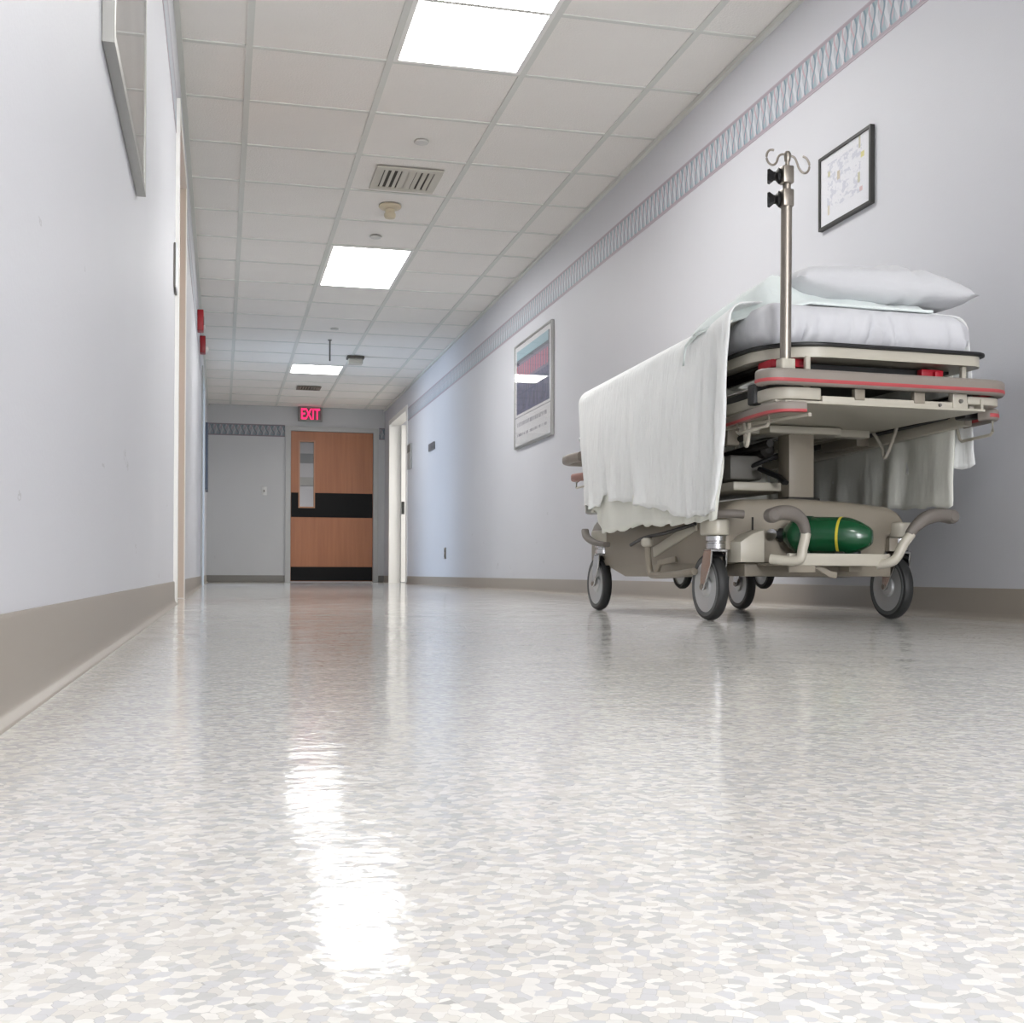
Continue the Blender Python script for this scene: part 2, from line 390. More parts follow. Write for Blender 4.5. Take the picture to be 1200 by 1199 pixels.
def vent(x, y, w_, l_, n, lb, mf, md):
    t = tag(empty('ceiling_vent', (x, y, H)), lb, 'vent', None)
    a, b = w_/2, l_/2; q = .045 if w_ > .3 else .03; bm = B()
    box(bm, -a, a, -b, -b+q, -.012, -.003, .002, 1); box(bm, -a, a, b-q, b, -.012, -.003, .002, 1); box(bm, -a, -a+q, -b+q, b-q, -.012, -.003); box(bm, a-q, a, -b+q, b-q, -.012, -.003)
    new('frame', bm, mf, t, smooth=0)
    new('backing', box(B(), -a+q, a-q, -b+q, b-q, -.004, -.003), md, t, smooth=0)
    for i in range(n):
        xx = -a+q+(i+.5)*(w_-2*q)/n; f_ = 1 if i < n/2 else -1
        wide = w_ > .3 and i in (3, 4)
        pr = [(-.02, -.011), (.02, -.011), (.02, -.005), (-.02, -.005)] if wide else [(-.012*f_, -.0115), (-.008*f_, -.0115), (.010*f_, -.0045), (.006*f_, -.0045)]
        o = new('slat', prism(B(), pr, 'Y', -b+q, b-q), mf, t, smooth=0); o.location.x = xx
    return t
M_vent = mat('vent_metal', (198, 194, 182), .5); M_ventd = mat('vent_dark', (70, 66, 58), .8)
vent(1.025, 6.84, .38, .40, 8, 'beige louvred ceiling vent between the nearest light and the smoke detector', M_vent, M_ventd)
vent(1.035, 14.88, .29, .30, 7, 'small dark ceiling vent just before the exit sign', mat('vent_metal_dark', (120, 114, 104), .5), M_ventd)
t = tag(empty('smoke_detector', (1.005, 7.36, H)), 'beige dome smoke detector hanging below the ceiling behind the vent', 'detector')
M_det = mat('detector_plastic', (206, 194, 168), .45)
new('base', lathe(B(), [(.07, -.003), (.07, -.012), (.062, -.02), (.03, -.026)], (0, 0, 0)), M_det, t)
new('head', lathe(B(), [(.03, -.024), (.03, -.05), (.036, -.054), (.036, -.068), (.03, -.08), (.012, -.084)], (0, 0, 0)), M_det, t)
for (x, y, lb) in ((1.014, 6.22, 'round flat white ceiling cap nearest the camera, before the vent'), (1.003, 8.06, 'round flat white ceiling cap right before the second light panel'), (1.015, 11.2, 'round flat ceiling cap farthest away, before the hanging rod')):
    o = new('sprinkler_cover', lathe(B(), [(.038, -.003), (.04, -.008), (.036, -.012), (.02, -.013)], (0, 0, 0)), mat('cap_white', (205, 204, 200), .4), smooth=30); o.location = (x, y, H); tag(o, lb, 'sprinkler', 'round ceiling caps')
t = tag(empty('hanging_rod', (1.02, 11.75, H)), 'thin grey rod hanging from the ceiling before the far light', 'rod')
new('rod', tube(B(), [(0, 0, -.004), (0, 0, -.21)], .008), M_grey, t); new('flange', lathe(B(), [(.02, -.003), (.02, -.008), (.01, -.014)], (0, 0, 0), n=16), M_grey, t)
t = tag(empty('emergency_lamp_box', (1.36, 12.6, H)), 'small beige box under the ceiling right of the farthest light', 'box')
new('housing', box(B(), -.075, .075, -.06, .06, -.085, -.03, .008), M_vent, t); new('mount', box(B(), -.09, .09, -.07, .07, -.03, -.003, .004), mat('box_mount', (84, 80, 72), .5), t)
# exit sign
t = tag(empty('exit_sign', (1.18, YE-.06, 2.315)), 'red lit exit sign above the wooden end door', 'sign')
new('housing', box(B(), -.165, .165, -.03, .03, -.097, .097, .006), mat('sign_housing', (146, 146, 142), .45), t)
new('canopy', box(B(), -.06, .06, -.025, .025, .097, .1005), M_frame, t, smooth=0)
new('face', box(B(), -.145, .145, -.033, -.03, -.08, .08), mat('sign_face', (120, 92, 98), .4), t, smooth=0)
fc = bpy.data.curves.new('exit_letters', 'FONT'); fc.body = 'EXIT'; fc.align_x = 'CENTER'; fc.align_y = 'CENTER'; fc.size = .185; fc.extrude = .002; fc.offset = .0035; fc.space_character = 1.02
fo = bpy.data.objects.new('tmp', fc); C.objects.link(fo); bpy.context.view_layer.update()
me = bpy.data.meshes.new_from_object(fo.evaluated_get(bpy.context.evaluated_depsgraph_get())); bpy.data.objects.remove(fo)
me.materials.clear(); me.materials.append(emis('exit_red', (255, 44, 100), .75))
o = bpy.data.objects.new('letters', me); C.objects.link(o); o.parent = t; o.location = (0, -.0355, 0); o.rotation_euler = (math.pi/2, 0, 0)
xsz = [v.co.x for v in me.vertices]; ysz = [v.co.y for v in me.vertices]
o.scale = (.255/(max(xsz)-min(xsz)), .15/(max(ysz)-min(ysz)), 1)
for v in me.vertices: v.co.x -= (max(xsz)+min(xsz))/2; v.co.y -= (max(ysz)+min(ysz))/2

# ================================================================== DOORS
# end door: wood with two black bands and a narrow lite
d = struct(empty('door_1', (0, YE, 0)))
bm = B(); y0, y1 = -.018, .10
box(bm, EX0-.05, EX0+.02, y0, y1, 0, EZ+.05); box(bm, EX1-.02, EX1+.05, y0, y1, 0, EZ+.05); box(bm, EX0+.02, EX1-.02, y0, y1, EZ-.012, EZ+.05)
new('door_frame', bm, M_frame, d, smooth=0)
LX0, LX1, LZ0, LZ1 = EX0+.024, EX1-.024, .014, EZ-.016
GX0, GX1, GZ0, GZ1 = 1.045, 1.235, 1.045, 1.94
bm = B(); a, b = .01, .052
box(bm, LX0, GX0, a, b, LZ0, LZ1); box(bm, GX1, LX1, a, b, LZ0, LZ1); box(bm, GX0, GX1, a, b, LZ0, GZ0); box(bm, GX0, GX1, a, b, GZ1, LZ1)
new('door_leaf', bm, M_wood, d, smooth=0)
q = .018; bm = B()
box(bm, GX0-q, GX0, .002, .06, GZ0-q, GZ1+q); box(bm, GX1, GX1+q, .002, .06, GZ0-q, GZ1+q); box(bm, GX0, GX1, .002, .06, GZ0-q, GZ0); box(bm, GX0, GX1, .002, .06, GZ1, GZ1+q)
new('glazing_bead', bm, M_woodlt, d, smooth=0)
new('glass_pane', box(B(), GX0, GX1, .028, .034, GZ0, GZ1), M_glass, d, smooth=0)
M_band = mat('black_kick_band', (13, 13, 14), .65, spec=.25)
for z0, z1 in ((.90, 1.238), (.022, .215)):
    bm = B()
    if z1 > 1: box(bm, LX0+.004, GX0-q, .005, .01, z0, z1); box(bm, GX1+q, LX1-.004, .005, .01, z0, z1); box(bm, GX0-q, GX1+q, .005, .01, z0, GZ0-q)
    else: box(bm, LX0+.004, LX1-.004, .005, .01, z0, z1)
    new('kick_band', bm, M_band, d, smooth=0)
# left side door in a white frame with a beige far jamb, leaf recessed
d = struct(empty('door_2', (XL, 0, 0)))
def sideframe(par, sx, y0, y1, z, m, dep=.14):             # steel frame lining an opening, sx = +1 into corridor
    bm = B(); p0, p1 = sorted((sx*.016, -sx*dep))
    box(bm, p0, p1, y0-.05, y0+.012, 0, z+.05); box(bm, p0, p1, y1-.012, y1+.05, 0, z+.05); box(bm, p0, p1, y0+.012, y1-.012, z-.012, z+.05)
    return new('door_frame', bm, m, par, smooth=0)
sideframe(d, 1, D1[0], D1[1], DZ, M_white)
new('far_jamb_face', box(B(), -.08, .012, D1[1]-.016, D1[1]-.0125, .004, DZ-.013), M_beige, d, smooth=0)  # thin box that only gives the far jamb its beige tone
new('door_leaf', box(B(), -.125, -.08, D1[0]+.014, D1[1]-.014, .01, DZ-.014), M_wood, d, smooth=0)
bm = B(); lathe(bm, [(.03, 0), (.03, .006), (.011, .01), (.011, .04), (.026, .05), (.028, .062), (.02, .074), (.006, .076)], (-.08, D1[0]+.08, 1.0), 'X', 20); new('door_knob', bm, M_steel, d)
# doorway to the daylit room on the left
d = struct(empty('door_3', (XL, 0, 0))); sideframe(d, 1, D2[0], D2[1], DZ, M_frame)
# doorway on the right near the end, door swung open into the lit room
d = struct(empty('door_4', (XR, 0, 0))); sideframe(d, -1, D3[0], D3[1], DZ3, M_white)
new('door_leaf', box(B(), .142, 1.0, D3[1]-.065, D3[1]-.02, .01, DZ3-.014), M_white, d, smooth=0)
new('latch_plate', box(B(), .145, .185, D3[1]-.07, D3[1]-.065, .93, 1.10, .002, 1), M_darkmetal, d, smooth=0)

# ================================================================== THINGS ON THE WALLS
def picture(name, lb, x, sx, y0, y1, z0, z1, fw_, dep, mf, mp, cat='picture'):   # framed picture on a side wall
    t = tag(empty(name, (x, (y0+y1)/2, (z0+z1)/2)), lb, cat); a, b = (y1-y0)/2, (z1-z0)/2
    def bx(bm, d0, d1, *r): q0, q1 = sorted((sx*d0, sx*d1)); return box(bm, q0, q1, *r)
    bm = B()
    bx(bm, .001, dep, -a, -a+fw_, -b, b); bx(bm, .001, dep, a-fw_, a, -b, b); bx(bm, .001, dep, -a+fw_, a-fw_, -b, -b+fw_); bx(bm, .001, dep, -a+fw_, a-fw_, b-fw_, b)
    new('frame', bm, mf, t, smooth=0)
    new('print', bx(B(), .002, dep-.006, -a+fw_, a-fw_, -b+fw_, b-fw_), mp, t, smooth=0)
    new('glass', bx(B(), dep-.004, dep-.002, -a+fw_, a-fw_, -b+fw_, b-fw_), M_glass, t, smooth=0)
    return t
def poster_mat():                                          # photo of a building front over a white caption strip (Y right-to-left on the wall)
    g = G('poster_print', .6); X = g.xyz(); y, z = X[1], X[2]      # y -.53..+.53, z -.4..+.4 ; left of the picture is +y
    n = g.noise(g.vec((30, 30, 22)), 1.0, 3)
    img = g.mix(g.math('GREATER_THAN', n, .5), lin((78, 84, 116)), lin((104, 100, 128)))
    img = g.mix(g.math('MULTIPLY', g.band(z, -.12, .06), g.math('GREATER_THAN', g.noise(g.vec((60, 60, 6)), 1.0, 2), .56)), img, lin((54, 56, 84)))
    sgn = g.math('GREATER_THAN', g.math('SINE', g.math('MULTIPLY', y, 88)), -.2)
    img = g.mix(g.band(z, .10, .25), img, g.mix(g.math('MULTIPLY', sgn, g.band(z, .12, .23)), lin((128, 120, 140)), lin((196, 108, 128))))
    img = g.mix(g.band(z, .25, .275), img, lin((92, 98, 108)))
    img = g.mix(g.math('GREATER_THAN', z, .275), img, lin((160, 190, 200)))
    img = g.mix(g.math('MULTIPLY', g.band(y, -.47, -.44), g.math('GREATER_THAN', z, .1)), img, lin((96, 100, 106)))
    inside = g.math('MULTIPLY', g.band(y, -.47, .47), g.band(z, -.14, .345))
    tx = g.math('GREATER_THAN', g.noise(g.vec((60, 60, 5)), 1.0, 2), .47)
    lines = g.math('MULTIPLY', g.math('ADD', g.band(z, -.235, -.205), g.band(z, -.31, -.29)), g.math('MULTIPLY', tx, g.band(y, -.4, .45)))
    page = g.mix(lines, lin((226, 225, 226)), lin((160, 158, 166)))
    page = g.mix(g.band(z, -.165, -.158), page, lin((150, 150, 156)))
    g.set(g.b.inputs['Base Color'], g.mix(inside, page, img)); return g.M
picture('framed_poster', 'silver framed poster of a building front under glass, on the right wall behind the stretcher', XR, -1, 7.90, 8.97, 1.09, 1.885, .016, .022, M_silver, poster_mat())
def chart_mat():
    g = G('chart_print', .7); X = g.xyz(); y, z = X[1], X[2]
    f = g.noise(g.vec((40, 40, 60)), 1.0, 4)
    draw = g.math('MULTIPLY', g.math('GREATER_THAN', f, .53), g.math('MULTIPLY', g.band(y, -.12, .13), g.band(z, -.075, .10)))
    col = g.mix(g.math('MULTIPLY', draw, .45), lin((232, 233, 238)), lin((176, 180, 198)))
    for yy, zz, sy, sz, cc in ((-.125, .055, .012, .010, (214, 206, 110)), (-.105, .105, .006, .022, (186, 182, 150)), (.115, .06, .008, .010, (200, 196, 150)), (.045, .035, .010, .016, (196, 180, 150)), (-.10, -.02, .008, .018, (190, 186, 150)), (.118, -.075, .007, .018, (206, 196, 170)), (-.115, -.065, .010, .008, (214, 176, 176))):
        b = g.math('MULTIPLY', g.band(y, yy-sy, yy+sy), g.band(z, zz-sz, zz+sz)); col = g.mix(g.math('MULTIPLY', b, .8), col, lin(cc))
    g.set(g.b.inputs['Base Color'], col); return g.M
picture('framed_chart', 'thin black framed white chart on the right wall above the pillow', XR, -1, 3.753, 4.128, 1.437, 1.714, .011, .018, M_darkmetal, chart_mat())
def grey_print():
    g = G('grey_print', .6); v = g.vec((1, 3, 3)); n = g.noise(v, 1.6, 5)
    g.set(g.b.inputs['Base Color'], g.mix(n, lin((150, 148, 146)), lin((208, 206, 202)))); return g.M
picture('framed_picture', 'large silver framed picture on the left wall nearest the camera', XL, 1, 2.066, 2.904, 1.01, 1.84, .02, .021, M_silver, grey_print())
picture('narrow_frame', 'narrow dark framed notice at the far end of the left wall', XL, 1, 14.9, 15.5, 1.14, 1.95, .03, .03, mat('blue_frame', (70, 84, 104), .4), M_paper)
def plate(name, lb, x, sx, y0, y1, z0, z1, dep, m, cat, inner=None):
    t = tag(empty(name, (x, (y0+y1)/2, (z0+z1)/2)), lb, cat); a, b = (y1-y0)/2, (z1-z0)/2
    q0, q1 = sorted((sx*.001, sx*dep)); new('plate', box(B(), q0, q1, -a, a, -b, b, min(.004, dep/3), 2), m, t)
    if inner:
        for (u0, u1, v0, v1, mm, nm) in inner:
            q0, q1 = sorted((sx*dep, sx*(dep+.004))); new(nm, box(B(), q0, q1, u0, u1, v0, v1), mm, t, smooth=0)
    return t
plate('door_sign', 'small white room sign with grey edge on the left wall beside the beige door frame', XL, 1, 5.06, 5.215, 1.30, 1.485, .009, M_grey, 'sign', [(-.0765, .0765, -.0915, .0915, M_paper, 'face')])
plate('door_sign', 'small room sign with dark top strip on the right wall beside the open doorway', XR, -1, 14.2, 14.44, 1.39, 1.70, .02, M_frame, 'sign', [(-.11, .11, .05, .14, M_grey, 'strip')])
plate('wall_plate', 'small dark grey plate on the right wall between poster and open doorway', XR, -1, 12.6, 12.93, 1.465, 1.545, .02, mat('plate_grey', (104, 104, 106), .4), 'sign')
plate('power_outlet', 'steel power outlet low on the right wall before the open doorway', XR, -1, 11.93, 12.02, .28, .395, .008, M_steel, 'outlet', [(-.02, .02, .012, .042, M_grey, 'socket'), (-.02, .02, -.042, -.012, M_grey, 'socket')])
t = tag(empty('light_switch', (.563, YE, 1.25)), 'steel light switch on the grey end wall left of the door', 'switch')
new('plate', box(B(), -.035, .035, -.008, -.001, -.058, .058, .003), mat('switch_plate', (214, 214, 212), .4), t); new('toggle', box(B(), -.008, .008, -.018, -.008, -.016, .016, .002), M_grey, t)
M_alarm = mat('alarm_red', (150, 18, 30), .4)
for y, z0, z1, lb in ((9.80, 2.05, 2.215, 'red fire alarm horn on the left wall, nearer of the two'), (10.98, 2.085, 2.235, 'red fire alarm strobe on the left wall, farther of the two')):
    t = tag(empty('fire_alarm', (XL, y, (z0+z1)/2)), lb, 'alarm'); hh = (z1-z0)/2
    new('body', box(B(), .001, .05, -.06, .06, -hh, hh, .006), M_alarm, t)
    if y < 10: new('grille', box(B(), .05, .053, -.045, .045, -.03, .03), mat('grille', (90, 84, 80), .5), t, smooth=0); new('lens', box(B(), .05, .062, -.03, .03, -.06, -.035, .004), M_white, t)
    else: new('strobe_lens', lathe(B(), [(.03, .048), (.028, .062), (.02, .072), (.006, .075)], (0, 0, -.035), 'X', 20), M_white, t)

# ================================================================== THE STRETCHER (local a = across, b = along, away from the camera)
O = (1.688, 3.256, 0); TH = .045
st = tag(empty('hospital_stretcher', O, TH), 'cream hospital stretcher on four large casters parked along the right wall', 'stretcher')
def P(name, bm, m, par=None, smooth=35): return new(name, bm, m, par or st, smooth)

# casters
RW = .097
def caster(a, b, trail=.04):
    e = P('caster', lathe(B(), [(.024, .205), (.029, .208), (.029, .222), (.025, .224), (.025, .228), (.030, .230), (.030, .243), (.026, .246)], (a, b-trail, 0), n=24), M_chrome)
    bm = B()                                               # fork: crown and two blades reaching to the hub
    for s in (-1, 1):
        x0, x1 = sorted((a+s*.021, a+s*.027))
        prism(bm, [(b-trail-.024, .205), (b-trail+.024, .205), (b+.006, .15), (b+.011, RW-.004), (b, RW-.012), (b-.011, RW-.004), (b-trail-.018, .16)], 'X', x0, x1, .0015, 1)
    box(bm, a-.027, a+.027, b-trail-.024, b-trail+.024, .198, .206, .002, 1)
    P('fork', bm, M_chrome, e)
    P('tyre', lathe(B(), [(.073, -.013), (.086, -.016), (.093, -.014), (RW, -.007), (RW, .007), (.093, .014), (.086, .016), (.073, .013)], (a, b, RW), 'X', 40, True), M_tyre, e)
    for s in (-1, 1):
        P('tyre_ring', lathe(B(), [(.0735, s*.0135), (.0745, s*.0165), (.085, s*.0172), (.086, s*.015)], (a, b, RW), 'X', 40, True), M_tyreside, e)
        P('wheel_disc', lathe(B(), [(.0735, s*.002), (.0735, s*.0150), (.064, s*.0135), (.03, s*.010), (.026, s*.0155), (.012, s*.0175), (.003, s*.0175)], (a, b, RW), 'X', 36), M_hub, e)
    P('axle', lathe(B(), [(.008, -.030), (.008, .030)], (a, b, RW), 'X', 12), M_steel, e)
    P('dust_shield', sweep(B(), [(a, b-trail+.02+(.1+RW*0)*0+math.sin(t_)*.105-.0+trail-.02, RW+math.cos(t_)*.105) for t_ in [math.radians(x) for x in range(-34, 3, 6)]], [(-.018, 0), (.018, 0), (.018, .003), (-.018, .003)], (0, 0, 1)), M_black, e)
for a, b in ((-.305, 0), (.305, 0.005), (-.288, .965), (.292, .97)): caster(a, b)
def small_wheel(a, b, zc, r):
    e = P('center_wheel', lathe(B(), [(r-.016, -.010), (r-.004, -.012), (r, -.006), (r, .006), (r-.004, .012), (r-.016, .010)], (a, b, zc), 'X', 32, True), M_tyre)
    P('wheel_disc', lathe(B(), [(.004, -.011), (r-.018, -.008), (r-.015, -.011), (r-.015, .011), (r-.018, .008), (.004, .011)], (a, b, zc), 'X', 28), M_hub, e)
    bm = B(); box(bm, a+.014, a+.018, b-.014, b+.014, zc-.01, .21, .001, 1); box(bm, a-.018, a-.014, b-.014, b+.014, zc-.01, .21, .001, 1); P('bracket', bm, M_shell, e, 20)
small_wheel(-.17, .49, .145, .06); small_wheel(.115, .46, .145, .06)

# base: hood, chassis, corner pads, shelf, pedals
bm = prism(B(), [(-.29, .165), (.255, .165), (.265, .245), (.325, .262)] + [(.325-.09*(1-math.cos(math.radians(x))), .278+.064*math.sin(math.radians(x))) for x in range(15, 91, 15)] + [(.12, .352), (-.05, .358), (-.22, .352)] + [(-.29+.07*(1-math.sin(math.radians(x))), .28+.068*math.cos(math.radians(x))) for x in range(15, 91, 15)], 'Y', -.045, 1.06, .022, 4)
P('base_hood', bm, M_shell, smooth=50)
bm = B()                                                    # chassis under the hood, rising to caster pads at the corners
prism(bm, [(-.06, .245), (-.06, .205), (.0, .205), (.10, .15), (.20, .125), (.72, .125), (.86, .155), (.93, .205), (1.02, .205), (1.02, .245)], 'X', -.285, -.255, .004, 2)
prism(bm, [(-.06, .245), (-.06, .205), (.0, .205), (.10, .15), (.20, .125), (.72, .125), (.86, .155), (.93, .205), (1.02, .205), (1.02, .245)], 'X', .255, .285, .004, 2)
box(bm, -.255, .255, .10, .86, .14, .165, .004)
P('chassis', bm, M_shell)
for a, b in ((-.305, -.04), (.305, -.035), (-.288, .925), (.292, .93)):
    pl = rplan(a-.034, a+.034, b-.038, b+.05, [.03, .03, .02, .02], 5)
    P('corner_pad', prism(B(), pl, 'Z', .246, .292, .006, 3), M_cream)
P('corner_bumper', sweep(B(), catmull([(-.335, -.08, .303), (-.30, -.105, .306), (-.255, -.11, .304)], 6), rrect(.022, .024, .01), (0, 0, 1)), M_grip)
P('apron_panel', prism(B(), [(-.27, .168), (-.195, .168), (-.195, .262), (-.235, .248), (-.27, .226)], 'Y', -.125, -.03, .004, 2), M_cream)
P('seam_strip', box(B(), -.1945, -.190, -.049, -.044, .17, .30), M_dark, smooth=0)
# front shelf that carries the oxygen bottle
sh = P('bottle_shelf', box(B(), -.20, .116, -.275, -.255, .158, .192, .003, 2), M_cream)
P('shelf_plate', box(B(), -.20, .116, -.255, -.04, .158, .163), M_shell, sh, 0)
P('shelf_bracket', box(B(), -.20, -.12, -.272, -.262, .140, .158), M_shell, sh, 0)
P('shelf_bracket', box(B(), .03, .07, -.20, -.15, .142, .158), M_shell, sh, 0)
P('latch_arm', sweep(B(), [(-.10, -.24, .158), (-.06, -.245, .135), (-.04, -.245, .132)], rrect(.012, .018, .003), (0, 0, 1)), M_shell, sh)
P('rubber_stop', lathe(B(), [(.022, .163), (.021, .19), (.018, .218), (.014, .221)], (.045, -.20, 0), n=20), M_black, sh)
bm = box(B(), -.24, .24, -.09, .1, .128, .166, .004); P('cross_rail', bm, M_shell)
def pedal(arm, grip, cap):
    e = P('foot_pedal', tube(B(), arm, .0135, 12, 6), M_cream)
    gp = catmull(grip, 6); n = len(gp)
    P('grip', sweep(B(), gp, rrect(.040, .040, .017, 4), (0, 1, 0), [.62+.38*min(1, i/(n*.55)) if cap else 1 for i in range(n)]), M_grip, e)
    P('grip_end', lathe(B(), [(.002, -.0205), (.012, -.0205), (.018, -.016), (.020, -.008), (.020, .008), (.018, .016), (.012, .0205), (.002, .0205)], grip[-1], 'Y', 18), M_grip, e)
pedal([(-.245, -.25, .176), (-.19, -.30, .172), (-.176, -.302, .205), (-.166, -.302, .246)], [(-.166, -.302, .244), (-.178, -.302, .278), (-.205, -.302, .297), (-.24, -.302, .300), (-.268, -.302, .292)], True)
pedal([(.08, -.26, .162), (.112, -.295, .174), (.14, -.30, .22), (.163, -.302, .248)], [(.156, -.302, .246), (.178, -.302, .270), (.21, -.302, .292), (.25, -.302, .302), (.29, -.302, .298)], True)
# left side: brake pedal at the far corner and the steer arm between the wheels
e = P('brake_pedal', sweep(B(), catmull([(-.335, .99, .292), (-.35, .93, .268), (-.352, .84, .245), (-.345, .74, .236)], 6), rrect(.028, .018, .007), (0, 0, 1)), M_grip)
e = P('steer_arm', tube(B(), [(-.335, .398, .232), (-.337, .385, .18), (-.338, .365, .138), (-.338, .33, .130), (-.338, .20, .132), (-.330, .05, .142)], .011, 10, 5), M_shell)
P('arm_knob', lathe(B(), [(.014, .222), (.020, .228), (.020, .244), (.013, .250)], (-.335, .398, 0), n=18), M_cream, e)
P('arm_strut', sweep(B(), [(-.333, .33, .135), (-.333, .30, .17), (-.30, .25, .18)], rrect(.012, .02, .004), (0, 0, 1)), M_shell, e)
P('brake_linkage', tube(B(), [(-.31, .60, .232), (-.325, .45, .252), (-.325, .28, .262), (-.305, .10, .285)], .006, 8, 4), M_black)
P('side_strut', sweep(B(), [(-.293, .44, .205), (-.293, .12, .282)], rrect(.008, .034, .003), (0, 0, 1)), M_cream)

# lift columns
for b in (.045, .90):
    e = P('lift_column', box(B(), -.042, .042, b-.035, b+.035, .34, .565, .004), M_shell)
    P('column_collar', box(B(), -.055, .055, b-.05, b+.05, .335, .365, .006), M_dark, e)
    P('column_head', box(B(), -.12, .12, b-.06, b+.06, .553, .575, .004), M_cream, e)
# deck frame
bm = B()
prism(bm, [(-.30, -.43), (.305, -.43), (.275, .12), (-.20, .06), (-.285, -.05)], 'Z', .578, .584)
P('deck_underside', bm, M_cream, smooth=0)
P('cross_member', box(B(), -.26, .26, .05, .10, .556, .582, .004), M_cream); P('cross_member', box(B(), -.26, .26, .84, .90, .556, .582, .004), M_cream)
for a in (-.30, .29):
    P('side_member', box(B(), a-.013, a+.013, -.40, 1.10, .582, .612, .004), M_cream)
P('side_skirt', prism(B(), [(-.43, .612), (-.43, .583), (.45, .575), (1.02, .570), (1.02, .60), (.45, .605)], 'X', .292, .300, .001, 1), M_cream)
P('side_tube', tube(B(), [(-.315, -.36, .643), (-.315, 1.08, .640)], .014, 12), M_chrome)
P('side_tube', tube(B(), [(.33, -.36, .636), (.33, 1.08, .634)], .014, 12), M_chrome)
P('tube_clamp', box(B(), -.335, -.285, -.325, -.285, .585, .640, .006), M_black); P('tube_clamp', box(B(), .325, .375, -.32, -.27, .574, .606, .006), M_black)
# end bumper
path = [(-.352, -.392, .642), (-.353, -.412, .642), (-.346, -.428, .642), (-.330, -.438, .642), (-.30, -.44, .642)] + [(.31+.065*math.sin(math.radians(x)), -.44+.065*(1-math.cos(math.radians(x))), .642) for x in range(0, 91, 15)] + [(.376, -.33, .642), (.37, -.27, .642)]
eb = P('end_bumper', sweep(B(), path, rrect(.030, .042, .010)), M_bump)
P('stripe', sweep(B(), [(p_[0], p_[1], .6325) for p_ in path], rrect(.0318, .0105, .003, 2)), M_red, eb)
P('corner_block', prism(B(), rplan(-.325, -.19, -.425, -.30, [.06, .01, .01, .02], 5), 'Z', .588, .620, .004), M_cream, eb)
P('corner_block', prism(B(), rplan(.252, .375, -.425, -.31, [.008, .05, .02, .008], 5), 'Z', .596, .618, .004), M_cream, eb)
P('cross_bar', box(B(), -.19, .255, -.425, -.405, .577, .600, .003), M_cream, eb)
P('bar_bracket', box(B(), -.095, -.065, -.428, -.41, .592, .622, .002), M_shell, eb); P('bar_bracket', box(B(), .085, .118, -.428, -.41, .592, .622, .002), M_shell, eb)
P('corner_post', box(B(), .205, .25, -.428, -.405, .578, .648, .003), M_cream, eb)
P('bolt', lathe(B(), [(.005, -.434), (.006, -.428)], (.228, 0, .603), 'Y', 12), M_grey, eb); P('bolt', lathe(B(), [(.004, -.430), (.005, -.424)], (.165, 0, .590), 'Y', 12), M_grey, eb)
P('caster_socket', lathe(B(), [(.035, .572), (.04, .578), (.04, .588)], (-.25, -.37, 0), n=20), M_shell, eb)
# far end push handle
e = P('push_handle', sweep(B(), [(-.345, 1.00, .570), (-.352, 1.10, .570), (-.352, 1.155, .568), (-.33, 1.19, .568), (-.22, 1.20, .568)], rrect(.034, .036, .012)), M_bump)
P('handle_cap', lathe(B(), [(.004, 1.205), (.02, 1.20), (.022, 1.18), (.02, 1.17)], (-.335, 0, .572), 'Y', 18), M_bump, e)

# side rails, folded down
e = P('side_rail', sweep(B(), [(-.30, .0, .545), (-.31, .95, .520)], rrect(.025, .036, .006)), M_cream)
path = catmull([(-.300, .20, .560), (-.311, -.14, .562), (-.326, -.28, .563), (-.331, -.38, .563), (-.322, -.432, .563), (-.295, -.452, .563), (-.258, -.456, .563)], 5)
P('rail_bumper', sweep(B(), path, rrect(.020, .028, .008)), M_bump, e)
P('stripe', sweep(B(), [(p_[0], p_[1], .5535) for p_ in path], rrect(.0218, .0085, .003, 2)), M_red, e)
P('wire_loop', tube(B(), [(-.318, -.195, .552), (-.318, -.195, .528), (-.318, -.205, .521), (-.322, -.375, .522), (-.322, -.383, .529), (-.322, -.383, .555)], .0045, 8), M_cream, e)
P('wire_loop', tube(B(), [(-.295, -.19, .550), (-.298, -.205, .515), (-.302, -.215, .489), (-.306, -.235, .492), (-.308, -.25, .545)], .0055, 8, 4), M_cream, e)
P('rail_brace', sweep(B(), [(-.295, -.02, .552), (-.20, -.38, .556)], rrect(.012, .010, .003)), M_cream, e)
P('rail_bumper', sweep(B(), [(-.345, .90, .490), (-.358, 1.0, .492), (-.356, 1.06, .494), (-.335, 1.075, .494)], rrect(.022, .030, .009)), mat('worn_bumper', (150, 112, 104), .5), e)
P('wire_loop', tube(B(), [(-.352, 1.04, .478), (-.352, 1.04, .455), (-.352, .95, .455), (-.352, .95, .478)], .004, 8), M_cream, e)
e = P('side_rail', sweep(B(), [(.372, -.27, .578), (.355, .0, .566), (.345, .45, .546), (.335, 1.0, .530)], rrect(.026, .036, .006)), M_cream)
path = catmull([(.350, -.345, .580), (.372, -.370, .581), (.398, -.350, .580), (.400, -.29, .578), (.396, -.22, .576)], 5)
P('rail_bumper', sweep(B(), path, rrect(.020, .034, .009)), M_bump, e)
P('stripe', sweep(B(), [(p_[0], p_[1], p_[2]-.003) for p_ in path[4:-3]], rrect(.0222, .013, .004, 2)), M_red, e)
P('wire_loop', tube(B(), [(.388, -.20, .560), (.388, -.21, .530), (.388, -.22, .522), (.388, -.345, .527), (.388, -.355, .535), (.388, -.355, .565)], .0045, 8), M_cream, e)
P('hook', tube(B(), [(.305, .10, .578), (.312, .065, .530), (.312, .055, .502), (.312, .045, .500), (.312, .02, .530), (.308, -.02, .585)], .0055, 8, 4), M_cream, e)
